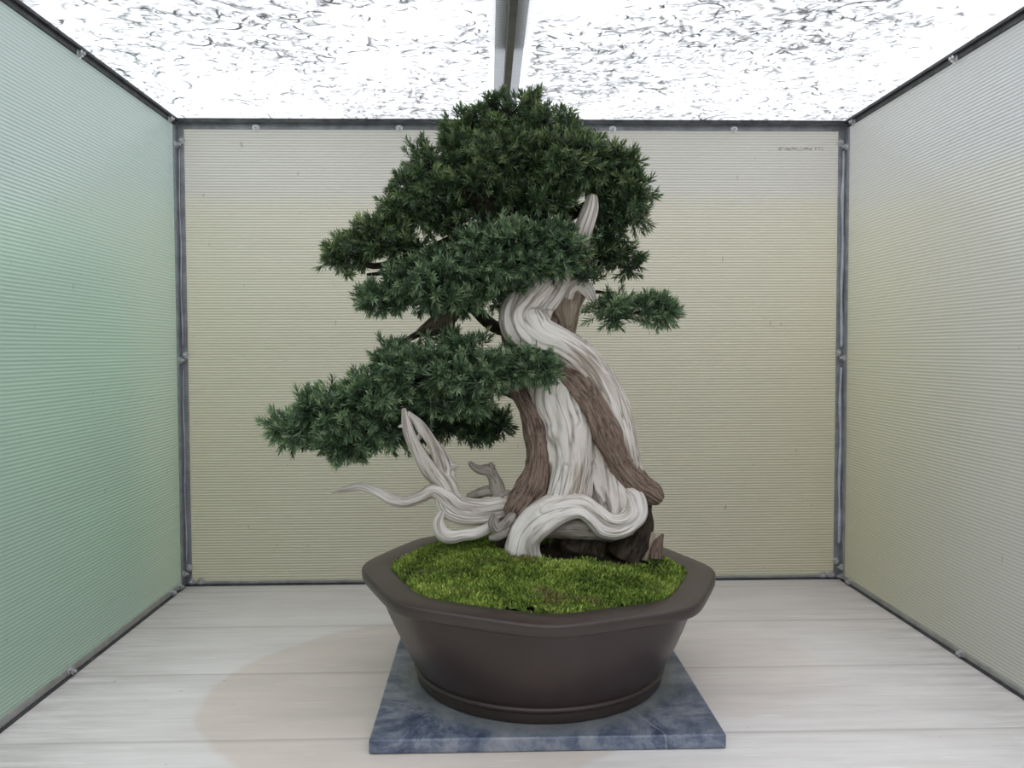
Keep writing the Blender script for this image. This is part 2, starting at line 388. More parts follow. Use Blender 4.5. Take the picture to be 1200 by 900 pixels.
t_lc = trim('trim_corner_left', [(-HW+.001, -HW+.019, -.005, -.0008, .004, H-.008), (-HW+.0008, -HW+.005, -.026, -.005, .004, H-.008)], M['steel'])
t_rc = trim('trim_corner_right', [(HW-.019, HW-.001, -.005, -.0008, .004, H-.008), (HW-.005, HW-.0008, -.026, -.005, .004, H-.008)], M['steel'])
t_bar = trim('trim_roof_bar', [(-0.0325, -0.0195, FRONT, -.021, H-.030, H-.0035)], M['bar'])

# ------------------------------------------------------------------ swept limbs
Y0 = -0.63
MPP = (Y0-CAM[1])/F_PX
def P(px, py, d=0.0): return unp(px, py, y=Y0+d)

def catmull(K, n):
    K = np.asarray(K, float); m = len(K)
    dist = np.concatenate([[0], np.cumsum(np.linalg.norm(np.diff(K[:, :3], axis=0), axis=1)+1e-6)])
    tt = np.linspace(0, dist[-1], n); out = np.zeros((n, K.shape[1]))
    ext = np.vstack([2*K[0]-K[1], K, 2*K[-1]-K[-2]])
    seg = np.clip(np.searchsorted(dist, tt, side='right')-1, 0, m-2)
    a = ((tt-dist[seg])/(dist[seg+1]-dist[seg]))[:, None]
    p0, p1, p2, p3 = ext[seg], ext[seg+1], ext[seg+2], ext[seg+3]
    out = 0.5*((2*p1)+(-p0+p2)*a+(2*p0-5*p1+4*p2-p3)*a*a+(-p0+3*p1-3*p2+p3)*a**3)
    out[:, 3:] = np.maximum(out[:, 3:], 1e-4)
    return out, tt

def sweep_arr(keys, nu=72, nv=None, seed=1, ridge=0.10, nr=12, fine=0.025, twist=0.0, lump=0.06, crack=0.07, world=False):
    """keys: (px, py, depth m, half width px, half depth px). Returns verts, quads, uv."""
    K = []
    for k in keys:
        px, py, d, a = k[:4]; b = k[4] if len(k) > 4 else a
        p = P(px, py, d) if not world else np.array([px, py, d])
        s = (MPP*(Y0+d-CAM[1])/(Y0-CAM[1])) if not world else 1
        K.append([*p, a*s, b*s])
    K = np.array(K)
    length = np.sum(np.linalg.norm(np.diff(K[:, :3], axis=0), axis=1))
    if nv is None: nv = int(max(16, min(260, length/0.0016)))
    C, tt = catmull(K, nv)
    p = C[:, :3]; T = np.gradient(p, axis=0); T /= np.linalg.norm(T, axis=1)[:, None]
    S = np.cross(T, np.array([0, 1.0, 0])); S /= np.linalg.norm(S, axis=1)[:, None]+1e-9
    B = np.cross(S, T)
    u = np.arange(nu)/nu; vv = tt/tt[-1]
    U, V = np.meshgrid(u, vv); Ut = U + twist*V
    asp = max(1, int(length/0.03))
    n1 = Vn(nr, max(2, asp//2), seed); n2 = Vn(nr*3, max(2, asp), seed+1); n3 = Vn(3, max(2, asp), seed+2)
    r1 = 1-np.abs(2*n1(Ut, V)-1)*2
    n4 = Vn(max(4, int(nr*1.4)), max(2, asp//2), seed+3); n5 = Vn(5, max(2, asp), seed+4)
    crk = np.exp(-((n4(Ut, V)-0.5)/0.045)**2)*np.clip((n5(Ut, V)-0.30)*3, 0, 1)
    R = 1 - crack*crk + ridge*r1 + fine*(2*n2(Ut, V)-1) + lump*(2*n3(Ut, V)-1)
    ang = 2*np.pi*U
    V3 = (p[:, None] + S[:, None]*(np.cos(ang)*R*C[:, 3:4])[..., None] + B[:, None]*(np.sin(ang)*R*C[:, 4:5])[..., None]).reshape(-1, 3)
    i, j = np.meshgrid(np.arange(nv-1), np.arange(nu), indexing='ij')
    a = i*nu+j; b = i*nu+(j+1) % nu
    Q = np.stack([a, b, b+nu, a+nu], -1).reshape(-1, 4)
    nb = len(V3)
    V3 = np.vstack([V3, p[0]-T[0]*C[0, 3]*0.35, p[-1]+T[-1]*C[-1, 3]*0.35])
    jj = np.arange(nu); kk = (jj+1) % nu
    T1 = np.stack([np.full(nu, nb), kk, jj], -1); T2 = np.stack([np.full(nu, nb+1), (nv-1)*nu+jj, (nv-1)*nu+kk], -1)
    # triangle wave in u keeps the grain seamless
    uu = np.abs(2*((Ut + 0.25) % 1.0)-1)*(np.mean(C[:, 3])/0.022)**0.5
    uv = np.stack([uu.ravel(), (V*length*8).ravel()], -1)
    uv = np.vstack([uv, uv[:1], uv[-1:]])
    return V3, [Q, np.vstack([T1, T2])], uv
def merge(parts):
    V, Q, T, U = [], [], [], []; b = 0
    for v, (q, t), u in parts:
        V.append(v); Q.append(q+b); T.append(t+b); U.append(u + b*0.0137); b += len(v)
    return np.vstack(V), [np.vstack(Q), np.vstack(T)], np.vstack(U)
def limb(name, strands, m, parent, **kw):
    ps = []
    for i, s in enumerate(strands):
        k2 = dict(kw)
        if isinstance(s, tuple) and isinstance(s[1], dict): k2.update(s[1]); s = s[0]
        k2.setdefault('seed', 11+7*i); ps.append(sweep_arr(s, **k2))
    v, f, uv = merge(ps)
    return mesh_np(name, v, f, m, parent, True, uv)

# ------------------------------------------------------------------ slab, pot
PC = np.array([0.0175, -0.640])
YS = 1.05                           # the pot is a little deeper than wide     # pot centre
SL_T = 0.0215
slab = None
def make_slab():
    v, f = boxes([(-0.236, 0.268, -0.893, -0.405, 0.0006, SL_T)])
    o = mesh_np('stone_slab', v, f, M['slab'], smooth=False)
    b = o.modifiers.new('bevel', 'BEVEL'); b.width = 0.003; b.segments = 3
    return tag(o, 'square blue-grey slate slab lying on the boards under the pot', 'slab')
make_slab()

ROT = math.radians(-0.5)
TILT = -0.020                       # the old pot sits a touch lower on its right side
def octo(th, a, p):
    s = np.zeros_like(th)
    for i in range(8):
        s += np.maximum(0, np.cos(th-(ROT+math.radians(22.5)+i*math.pi/4)))**p
    return a*s**(-1.0/p)
def lathe_octo(name, prof, m, parent, nu=320, closed=False):
    """prof: (apothem, z, p, blend to circle)"""
    th = np.arange(nu)/nu*2*np.pi; V = []
    for a, z, p, bl in prof:
        r = octo(th, a, p)*(1-bl)+a*1.03*bl
        V.append(np.stack([PC[0]+r*np.cos(th), PC[1]+YS*r*np.sin(th), z+TILT*r*np.cos(th)*np.clip((z-.05)/.15, 0, 1)], -1))
    n = len(prof); V = np.vstack(V)
    i, j = np.meshgrid(np.arange(n if closed else n-1), np.arange(nu), indexing='ij')
    a = i*nu+j; b = i*nu+(j+1) % nu; up = nu
    c = ((i+1) % n)*nu+(j+1) % nu; d = ((i+1) % n)*nu+j
    return mesh_np(name, V, np.stack([a, b, c, d], -1).reshape(-1, 4), m, parent)
ZR = 0.2005                          # rim height
pot = empty('bonsai_pot', (PC[0], PC[1], SL_T), 'dark brown octagonal clay bonsai pot on the slate slab', 'pot')
RA = 0.2845
PP = 19                             # how crisp the corners of the octagon are
body = []
zb0, zb1 = SL_T+0.024, ZR-0.014
for k in range(26):
    s = k/25
    a = 0.199+(0.259-0.199)*(0.35*s+0.65*math.sin(s*math.pi/2)**0.9)
    body.append((a, zb0+(zb1-zb0)*s, 16+8*s, max(0, 1-s*1.5)**1.2))
inner = [(RA-0.060, ZR-0.02, 40, 0), (RA-0.066, ZR-0.07, 40, 0), (0.15, SL_T+0.03, 20, 1), (0.001, SL_T+0.03, 20, 1)]
lathe_octo('body', [(0.19, zb0-.002, 18, 1)]+body+[(0.259, ZR-.006, 40, 0)], M['pot'], pot)
rim = [(RA-0.049, ZR-0.040, PP, 0), (RA-0.0475, ZR-0.004, PP, 0), (RA-0.046, ZR-0.001, PP, 0), (RA-0.044, ZR, PP, 0), (RA-0.025, ZR-0.0003, PP, 0),
       (RA-0.0045, ZR-0.0008, PP, 0), (RA-0.0020, ZR-0.0018, PP, 0), (RA-0.0006, ZR-0.0035, PP, 0), (RA, ZR-0.006, PP, 0), (RA-0.0005, ZR-0.0155, PP, 0), (RA-0.0020, ZR-0.0185, PP, 0),
       (RA-0.0045, ZR-0.0200, PP, 0), (RA-0.010, ZR-0.0205, PP, 0), (0.252, ZR-0.0215, PP, 0)]
lathe_octo('rim', rim, M['pot'], pot)
foot = [(0.150, SL_T+.0012, 18, 1), (0.1965, SL_T+.0012, 18, 1), (0.199, SL_T+.004, 18, 1), (0.1985, SL_T+.015, 18, 1), (0.199, SL_T+.018, 18, 1),
        (0.2035, SL_T+.020, 18, 1), (0.2045, SL_T+.023, 18, 1), (0.203, SL_T+.026, 18, 1), (0.1985, SL_T+.028, 18, 1), (0.15, SL_T+.03, 18, 1)]
lathe_octo('foot_ring', foot, M['pot'], pot)

# soil and moss
TB = np.array([unp(672, 640, z=0.235)[0], -0.625])
def mound(x, y):
    yy = (y-PC[1])/YS; th = np.arctan2(yy, x-PC[0]); r = np.hypot(x-PC[0], yy)/octo(th, RA-0.047, PP)
    p = np.stack([x, y, 0*x], -1)*38
    base = ZR-0.006 + 0.036*np.clip(1-r**2.2, 0, 1)
    return base + TILT*(x-PC[0]) + 0.0060*noise3(p, 5, 3)*np.clip((1-r)*5, 0, 1), r
def disc(nr, nu, zoff, rmax=0.995):
    th = np.arange(nu)/nu*2*np.pi; R = np.linspace(0.001, rmax, nr)
    RR, TH = np.meshgrid(R, th, indexing='ij')
    rad = RR*octo(TH, RA-0.047, PP)
    x = (PC[0]+rad*np.cos(TH)).ravel(); y = (PC[1]+YS*rad*np.sin(TH)).ravel()
    z, r = mound(x, y)
    i, j = np.meshgrid(np.arange(nr-1), np.arange(nu), indexing='ij')
    a = i*nu+j; b = i*nu+(j+1) % nu
    return np.stack([x, y, z+zoff], -1), np.stack([a, a+nu, b+nu, b], -1).reshape(-1, 4)
v, q = disc(60, 200, -0.004)
v[:, 2] += 0.0025*noise3(v*260, 9, 2)
tag(mesh_np('potting_soil', v, q, M['soil']), 'dark potting soil showing between moss at the trunk base', 'soil', kind='stuff')
def bare(x, y):
    """1 where moss grows, 0 where the soil is bare"""
    d = np.hypot((x-TB[0]-0.035)/0.110, (y-TB[1]+0.040)/0.065)
    n = noise3(np.stack([x, y, 0*x], -1)*55, 21, 3)
    return (d + 0.45*n > 0.95) & (n < 0.90)
v, q = disc(110, 360, 0.0)
keep = bare(v[q].mean(1)[:, 0], v[q].mean(1)[:, 1])
q = q[keep]
v[:, 2] += 0.0015*noise3(v*420, 31, 2)
NB = 62000
th = RNG.random(NB)*2*np.pi; rr = np.sqrt(RNG.random(NB))*0.99
rad = rr*octo(th, RA-0.047, PP)
bx = PC[0]+rad*np.cos(th); by = PC[1]+YS*rad*np.sin(th)
k = bare(bx, by); bx, by = bx[k], by[k]; NB = len(bx)
bz, _ = mound(bx, by)
hgt = 0.0042+0.0048*RNG.random(NB)**1.5
lean = RNG.normal(size=(NB, 2))*0.55
ta = RNG.random(NB)*np.pi; w = 0.0009+0.0006*RNG.random(NB)
p0 = np.stack([bx, by, bz-0.0015], -1); wv = np.stack([np.cos(ta)*w, np.sin(ta)*w, 0*w], -1)
tip = p0+np.stack([lean[:, 0]*hgt, lean[:, 1]*hgt, hgt+0.0015], -1)
mid = (p0*0.45+tip*0.55); mid[:, 2] += hgt*0.12
MV = np.stack([p0-wv, p0+wv, mid+wv*0.9, mid-wv*0.9, tip], 1).reshape(-1, 3)
b5 = np.arange(NB)*5+len(v)
MQ = np.stack([b5, b5+1, b5+2, b5+3], -1); MT = np.stack([b5+3, b5+2, b5+4], -1)
tint = np.concatenate([np.full(len(v), 0.15), np.repeat(RNG.random(NB), 5)])
tint[len(v):].reshape(-1, 5)[:, :2] *= 0.5
tag(mesh_np('moss', np.vstack([v, MV]), [np.vstack([q, MQ]), MT], M['moss'], attrs={'tint': tint}),
    'bright green moss carpeting the soil inside the brown pot', 'moss', kind='stuff')

# ------------------------------------------------------------------ the tree
tree = empty('bonsai_tree', (TB[0], TB[1], 0.225), 'old yew bonsai with twisted bleached trunk and dark green needle pads', 'tree')
# central deadwood: a left and a right lobe that merge at the top
limb('trunk', [
    ([(672, 398, .03, 24, 20), (655, 430, .015, 32, 30), (650, 462, 0, 33, 32), (662, 500, -.005, 31, 32), (668, 540, -.010, 27, 32), (663, 575, -.016, 26, 30), (656, 598, -.020, 22, 24), (648, 614, -.018, 14, 14)], dict(seed=3, twist=0.10)),
    ([(665, 430, .03, 28, 26), (685, 470, .025, 28, 26), (702, 520, .018, 30, 26), (714, 560, .012, 28, 26), (722, 592, .004, 26, 26), (722, 618, 0, 24, 26)], dict(seed=5, twist=0.12)),
    ], M['dead'], tree, ridge=0.11, nr=16, fine=0.045, nu=128)
# S-shaped ribbon of deadwood that wraps over the front and runs down the right
rib = limb('trunk_ribbon', [
    ([(652, 300, .02, 22, 20), (640, 330, .010, 25, 22), (622, 355, 0, 27, 24), (615, 375, -.012, 29, 24), (630, 393, -.028, 26, 22), (660, 405, -.036, 19, 20), (690, 428, -.034, 18, 20),
      (713, 460, -.026, 17, 20), (729, 500, -.014, 14, 20), (740, 540, -.002, 11, 20), (748, 572, .008, 8, 18)], dict(seed=9, twist=0.12)),
    ([(604, 340, .0, 7), (598, 362, -.008, 8), (596, 382, -.016, 9), (606, 398, -.026, 9), (628, 409, -.034, 8), (655, 417, -.038, 6), (682, 438, -.036, 5)], dict(seed=19, nr=5, nu=48)),
    ], M['dead'], tree, ridge=0.13, nr=15, fine=0.045, nu=112)
# living veins of brown bark
limb('bark_strip', [[(604, 330, .03, 9, 14), (597, 360, .02, 10, 18), (600, 392, .012, 12, 18), (615, 412, 0, 16, 18), (645, 420, -.016, 20, 18), (676, 442, -.026, 21, 20), (698, 476, -.026, 19, 20), (713, 512, -.022, 18, 20),
     (728, 545, -.016, 17, 19), (746, 566, -.012, 16, 18), (764, 578, -.008, 14, 16), (773, 585, -.006, 8, 10)]], M['bark'], tree, ridge=0.10, nr=18, fine=0.06, lump=0.10, nu=112, seed=41)
limb('bark_strip', [[(606, 430, .03, 16, 16), (613, 458, .01, 14, 18), (624, 480, 0, 15, 20), (631, 505, -.006, 16, 20), (632, 540, -.012, 15, 20), (626, 568, -.016, 18, 20), (612, 590, -.018, 18, 18), (600, 604, -.016, 13, 14)]],
     M['bark'], tree, ridge=0.12, nr=16, fine=0.06, lump=0.10, nu=112, seed=53)
# rippling root hem at the foot of the trunk
limb('root', [
    ([(610, 660, -.056, 16, 14), (611, 640, -.056, 15, 16), (617, 622, -.052, 16, 17), (634, 604, -.050, 16, 17), (658, 592, -.050, 14, 16), (680, 590, -.050, 12, 15), (696, 600, -.050, 11, 14), (712, 612, -.050, 11, 14), (730, 613, -.046, 11, 14), (744, 602, -.038, 12, 14), (744, 584, -.026, 10, 12), (734, 568, -.012, 7, 9)], dict(seed=61)),
    ([(630, 660, -.070, 7, 9), (624, 645, -.070, 8, 10), (625, 630, -.070, 9, 11), (640, 615, -.070, 9, 10), (660, 605, -.068, 7, 9), (678, 601, -.066, 6, 9), (690, 608, -.064, 6, 9), (705, 621, -.060, 7, 10), (724, 624, -.056, 8, 10), (742, 615, -.046, 7, 9), (752, 600, -.034, 5, 8), (748, 584, -.024, 4, 6)], dict(seed=67, nr=6)),
    ([(598, 658, -.050, 7, 8), (603, 640, -.052, 9, 10), (608, 624, -.050, 10, 10), (622, 606, -.044, 10, 10), (645, 588, -.038, 9, 10), (668, 580, -.036, 6, 8)], dict(seed=71, nr=6)),
    ], M['dead_smooth'], tree, ridge=0.20, nr=8, fine=0.045, nu=112, twist=0.04, lump=0.09, crack=0.10)
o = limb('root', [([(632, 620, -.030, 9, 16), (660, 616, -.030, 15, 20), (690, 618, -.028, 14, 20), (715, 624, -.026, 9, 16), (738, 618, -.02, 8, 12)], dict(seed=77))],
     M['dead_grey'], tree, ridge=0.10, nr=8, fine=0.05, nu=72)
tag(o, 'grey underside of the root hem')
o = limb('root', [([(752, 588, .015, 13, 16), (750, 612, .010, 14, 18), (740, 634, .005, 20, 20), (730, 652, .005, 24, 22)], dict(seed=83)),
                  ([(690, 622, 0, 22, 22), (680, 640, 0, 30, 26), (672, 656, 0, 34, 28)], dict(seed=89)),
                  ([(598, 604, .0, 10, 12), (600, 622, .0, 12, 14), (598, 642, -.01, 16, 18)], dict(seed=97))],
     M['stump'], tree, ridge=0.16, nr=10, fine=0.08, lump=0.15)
tag(o, 'dark brown root stump under the bleached hem')

# jins (bare deadwood limbs) on the left
limb('deadwood_branch', [
    ([(389, 577, -.02, 1.2), (404, 574, -.02, 3.4), (424, 571, -.02, 5), (443, 578, -.02, 5.8), (459, 586, -.02, 6), (477, 588, -.02, 6), (494, 582, -.02, 6.6), (508, 575, -.02, 8), (524, 583, -.02, 11), (540, 594, -.02, 11.5), (568, 595, -.015, 10), (590, 590, -.005, 10), (610, 584, .01, 9)], dict(seed=101, twist=0.25)),
    ([(514, 584, -.022, 5), (522, 599, -.024, 7), (538, 607, -.024, 7), (558, 609, -.022, 6.5), (580, 606, -.018, 6), (600, 600, -.01, 5)], dict(seed=103))],
    M['dead'], tree, ridge=0.16, nr=7, fine=0.05, nu=56)
limb('deadwood_branch', [
    ([(473, 479, -.085, 2.5), (476, 496, -.075, 5), (482, 515, -.06, 6.2), (492, 533, -.035, 8), (506, 550, -.016, 11), (520, 563, -.016, 11), (530, 577, -.016, 9), (538, 590, -.015, 8)], dict(seed=107, twist=0.3)),
    ([(478, 484, -.080, 2.5), (490, 496, -.062, 5.2), (504, 516, -.045, 6.4), (514, 533, -.026, 8.5), (522, 548, -.012, 9.5), (526, 562, -.012, 8)], dict(seed=109, twist=0.3)),
    ([(520, 546, -.012, 8), (529, 546, -.016, 6), (537, 546, -.018, 2)], dict(seed=113, nr=5)),
    ([(474, 498, -.075, 3), (467, 500, -.08, 1)], dict(seed=115, nr=5))],
    M['dead'], tree, ridge=0.18, nr=6, fine=0.05, nu=56)
o = limb('deadwood_branch', [
    ([(550, 542, .0, 2.5), (556, 548, -.002, 4), (564, 551, -.003, 5), (573, 551, -.003, 6.5), (579, 560, -.002, 6.5), (583, 572, 0, 8), (587, 586, 0, 9)], dict(seed=121)),
    ([(576, 548, -.004, 5), (575, 543, -.008, 2.5)], dict(seed=123, nr=4)),
    ([(548, 582, .005, 4), (560, 578, .005, 5.5), (573, 575, .005, 6), (584, 578, .005, 7)], dict(seed=127)),
    ([(585, 586, -.006, 8), (594, 580, -.004, 6), (598, 576, -.002, 3)], dict(seed=131, nr=5))],
    M['dead_grey'], tree, ridge=0.18, nr=6, fine=0.08, nu=48)
tag(o, 'short hooked greyer dead stub')
limb('deadwood_branch', [[(518, 600, -.03, 4), (514, 612, -.034, 7), (518, 624, -.038, 8), (528, 629, -.040, 7.5), (542, 627, -.040, 6.5), (558, 625, -.038, 6.5), (574, 618, -.034, 6), (584, 610, -.03, 4)]],
     M['dead'], tree, ridge=0.10, nr=6, fine=0.04, nu=56, seed=137)
o = limb('deadwood_branch', [
    ([(579, 602, -.045, 3), (578, 613, -.048, 5.5), (583, 621, -.050, 6.5), (592, 615, -.05, 5.5), (599, 606, -.046, 6), (603, 602, -.044, 3)], dict(seed=139)),
    ([(574, 631, -.052, 4), (582, 629, -.054, 5), (590, 625, -.052, 5), (596, 618, -.048, 4)], dict(seed=149))],
    M['dead_grey'], tree, ridge=0.14, nr=5, fine=0.06, nu=48)
tag(o, 'small curled grey root stub')
# upper trunk behind the ribbon, with the broken jin on the right
o = limb('upper_trunk', [
    ([(682, 270, -.010, 12, 12), (676, 300, .01, 16, 15), (668, 330, .03, 20, 18), (662, 355, .03, 20, 16), (664, 378, .03, 12, 10), (664, 402, .03, 8, 8)], dict(seed=151)),
    ([(650, 370, .035, 9), (648, 390, .03, 8), (656, 405, .02, 8)], dict(seed=157))],
    M['dead_tan'], tree, ridge=0.16, nr=9, fine=0.05)
limb('deadwood_branch', [[(694, 229, -.03, 5, 8), (691, 245, -.03, 9, 10), (683, 268, -.024, 11, 12), (676, 292, -.006, 13, 13), (670, 315, .01, 12, 12)]], M['dead'], tree, ridge=0.2, nr=6, nu=64, seed=152)
tag(o, 'tan weathered upper trunk')
limb('deadwood_branch', [[(664, 346, .012, 8), (668, 338, .004, 7), (677, 333, -.002, 7), (687, 338, -.004, 8), (693, 347, -.005, 5.5), (698, 357, -.005, 1)]],
     M['dead'], tree, ridge=0.14, nr=6, fine=0.05, nu=48, seed=163)
# living branches
limb('branch', [[(606, 388, .04, 6), (591, 387, .05, 6.5), (575, 380, .05, 6), (560, 366, .04, 6), (545, 352, .03, 7), (530, 350, .02, 7), (512, 342, .01, 4)],
                [(502, 386, .005, 6), (488, 392, .005, 4), (470, 402, 0, 3)],
                [(526, 366, .01, 6), (524, 385, .01, 6), (520, 410, .005, 5), (500, 436, 0, 5), (470, 460, 0, 4), (430, 480, 0, 3), (390, 500, 0, 2)],
                [(560, 440, .04, 5), (590, 455, .03, 6), (612, 462, .02, 8)]],
     M['branch'], tree, ridge=0.18, nr=6, fine=0.08, lump=0.15, nu=40)
o = limb('branch', [[(560, 352, .03, 7), (546, 352, .02, 10), (532, 360, .012, 12), (519, 373, .006, 12), (506, 383, .004, 9), (494, 389, .004, 5), (486, 393, .004, 2)],
                [(529, 356, .0, 7), (527, 372, .0, 7), (526, 388, .0, 6), (522, 402, .0, 5)]],
     M['branch_brown'], tree, ridge=0.2, nr=7, fine=0.08, lump=0.18, nu=48, seed=187)
tag(o, 'thick gnarled brown branch above the lowest needle pad')
limb('branch', [[(650, 300, .04, 12), (630, 270, .05, 12), (600, 240, .05, 13), (580, 215, .04, 12), (585, 180, .03, 8), (597, 140, .02, 3)],
                [(590, 250, .03, 7), (560, 268, .02, 6), (522, 283, .01, 4.5), (482, 300, 0, 4), (440, 312, -.01, 3), (410, 300, -.01, 1.5)],
                [(482, 300, 0, 3), (455, 318, 0, 2.5), (430, 322, 0, 1.5)],
                [(640, 275, .03, 12), (600, 256, .02, 15), (570, 240, .015, 17), (548, 226, .02, 12), (530, 215, .03, 5)],
                [(585, 225, .03, 8), (550, 225, .01, 6), (510, 225, 0, 4), (480, 230, 0, 2)],
                [(640, 270, .04, 6), (680, 245, .03, 6), (720, 225, .02, 4), (745, 225, .01, 2)],
                [(680, 300, .02, 4), (705, 300, .01, 3), (730, 312, 0, 1.5)]],
     M['branch'], tree, ridge=0.18, nr=6, fine=0.08, lump=0.15, nu=40, seed=171)
limb('branch', [[(676, 345, .02, 3), (697, 342, .01, 2), (712, 345, .005, 2), (722, 354, 0, 2), (745, 366, 0, 2), (780, 368, 0, 1.2)]], M['branch'], tree, ridge=0.1, nr=4, nu=20, seed=181)

# ------------------------------------------------------------------ foliage
def shoot(rg, nn):
    """one yew shoot along +Z, unit = metres; returns verts (m,3), quads, tris and a tint per vertex"""
    Ls = 0.019; V, Q, T, A = [], [], [], []
    for k in range(nn):
        s = (k+0.5)/nn; az = k*2.399963+rg.normal()*0.25
        el = math.radians(62-38*s+rg.normal()*9)      # angle from the stem
        ln = (0.0158-0.004*s)*(0.8+0.4*rg.random())*(0.75+0.25*min(1, s*3)); w = 0.00112*(0.85+0.3*rg.random())
        b = np.array([0, 0, Ls*s*0.9]); rad = np.array([math.cos(az), math.sin(az), 0]); tn = np.array([-math.sin(az), math.cos(az), 0])
        d = rad*math.sin(el)+np.array([0, 0, 1])*math.cos(el)
        mid = b+d*ln*0.55; tip = b+d*ln+np.array([0, 0, 1])*ln*0.12*rg.normal()
        nrm = np.cross(d, tn); i = len(V)
        V += [b-tn*w*0.5, b+tn*w*0.5, mid+tn*w+nrm*w*0.35, mid+nrm*-w*0.15, mid-tn*w+nrm*w*0.35, tip]
        Q += [(i, i+3, i+4, i+4), (i+1, i+2, i+3, i+3)][:0]
        T += [(i, i+3, i+4), (i, i+1, i+3), (i+1, i+2, i+3), (i+4, i+3, i+5), (i+3, i+2, i+5)]
        tv = 0.05+0.50*s+0.45*rg.random()
        A += [tv*0.7]*2+[tv]*3+[min(1, tv*1.15)]
    i = len(V); w = 0.0007
    V += [(-w, 0, -.012), (w, 0, -.012), (0, w, -.012), (0, 0, Ls*.9)]
    T += [(i, i+1, i+3), (i+1, i+2, i+3), (i+2, i, i+3)]; A += [0.3]*4
    return np.array(V, float), np.array(T), np.array(A, float)
_rg = np.random.default_rng(99)
SHOOTS = [shoot(_rg, n) for n in (17, 19, 15, 20, 18, 16)]

# openings between the pads where trunk, jins and dark wood show: (px, py, half w, half h, cleared in front of this depth)
GAPS = [(688, 252, 13, 24, .02), (684, 343, 24, 16, .02), (663, 352, 22, 16, .03), (481, 503, 16, 26, -.03), (560, 236, 18, 15, -.02),
        (516, 281, 26, 6, .2), (545, 262, 8, 4, .3), (450, 304, 16, 5, .2), (575, 405, 20, 8, .2), (592, 488, 10, 8, -.02), (612, 372, 9, 24, .02),
        (510, 378, 30, 12, .03), (552, 385, 26, 8, .05)]
def pad(name, ells, m, seed, dens=1.0, scale=1.0, tint=0.0, label=None):
    """ells: (px, py, rx px, ry px, depth m, half depth m)"""
    rg = np.random.default_rng(seed); OV, OT, OA = [], [], []; base = 0
    pts, dirs, tw = [], [], []
    for (px, py, rx, ry, d, rd) in ells:
        k0 = MPP*(Y0+d-CAM[1])/(Y0-CAM[1]); c = P(px, py, d); R = np.array([rx*k0, rd, ry*k0])
        Ri = np.maximum(R-0.0145, 0.006)
        area = 4*np.pi*((Ri[0]*Ri[1])**1.6/3+(Ri[0]*Ri[2])**1.6/3+(Ri[1]*Ri[2])**1.6/3)**(1/1.6)
        for layer, (cov, sh0, sh1) in enumerate(((1750, 0.86, 1.10), (750, 0.45, 0.75))):
            nc = int(area*cov*dens)+3
            g = rg.normal(size=(nc, 3)); g /= np.linalg.norm(g, axis=1)[:, None]
            cc = c+g*Ri*(sh0+(sh1-sh0)*rg.random(nc))[:, None]
            nr = g/Ri; nr /= np.linalg.norm(nr, axis=1)[:, None]
            nk = 5 if layer == 0 else 3
            base_ = np.repeat(cc, nk, 0)+rg.normal(size=(nc*nk, 3))*0.006
            fan = rg.normal(size=(nc*nk, 3))*0.55
            dd = np.repeat(nr, nk, 0)*0.8+np.array([0, -0.08, 0.28])+fan
            pts.append(base_); dirs.append(dd)
            stem = c+(cc-c)*0.35; stem[:, 2] -= Ri[2]*0.25
            tw.append(np.stack([stem, cc+nr*0.006], 1))
    pts = np.vstack(pts); dirs = np.vstack(dirs); dirs /= np.linalg.norm(dirs, axis=1)[:, None]
    tw = np.vstack(tw)
    def clear(q):
        k = np.ones(len(q), bool); e = q-CAM; zz = e@FW
        X_ = 600+F_PX*(e@RT)/zz; Y_ = 450-F_PX*(e@UP)/zz
        for (gx, gy, gw, gh, gd) in GAPS:
            k &= ~((((X_-gx)/gw)**2+((Y_-gy)/gh)**2 < 1) & (q[:, 1] < Y0+gd))
        return k
    kp = clear(pts+dirs*0.014); pts, dirs = pts[kp], dirs[kp]
    tw = tw[clear(tw[:, 1])]
    # thin dark twigs that carry the shoots
    ax_ = tw[:, 1]-tw[:, 0]; sd = np.cross(ax_, np.array([0.3, 1, 0.2])); sd /= np.linalg.norm(sd, axis=1)[:, None]+1e-9
    sb = np.cross(ax_, sd); sb /= np.linalg.norm(sb, axis=1)[:, None]+1e-9
    tv_ = np.stack([tw[:, e]+r_*(math.cos(a_)*sd+math.sin(a_)*sb) for e, r_ in ((0, .0016), (1, .0008)) for a_ in (0, 2.09, 4.19)], 1).reshape(-1, 3)
    i6 = np.arange(len(tw))[:, None]*6
    tq = np.concatenate([i6+np.array([[k_, (k_+1) % 3, 3+(k_+1) % 3, 3+k_]]) for k_ in range(3)])
    OV.append(tv_); base = len(tv_); OA.append(np.zeros(len(tv_)))
    n = len(pts); pick = rg.integers(0, len(SHOOTS), n)
    ax = rg.normal(size=(n, 3)); X = np.cross(ax, dirs); X /= np.linalg.norm(X, axis=1)[:, None]; Yv = np.cross(dirs, X)
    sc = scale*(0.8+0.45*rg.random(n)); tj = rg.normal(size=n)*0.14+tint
    for k, (sv, stt, sa) in enumerate(SHOOTS):
        w = np.where(pick == k)[0]
        if not len(w): continue
        vv = sv[None]*sc[w][:, None, None]
        W = pts[w][:, None]+vv[..., 0:1]*X[w][:, None]+vv[..., 1:2]*Yv[w][:, None]+vv[..., 2:3]*dirs[w][:, None]
        W[..., 2] -= 0.10*vv[..., 0]**2*40
        m_ = len(sv); OV.append(W.reshape(-1, 3))
        OT.append((stt[None]+(np.arange(len(w))*m_)[:, None, None]+base).reshape(-1, 3)); base += len(w)*m_
        OA.append(np.clip(sa[None]+tj[w][:, None], 0, 1).ravel())
    o = mesh_np(name, np.vstack(OV), [tq, np.vstack(OT)], m, tree, smooth=False, attrs={'tint': np.concatenate(OA)})
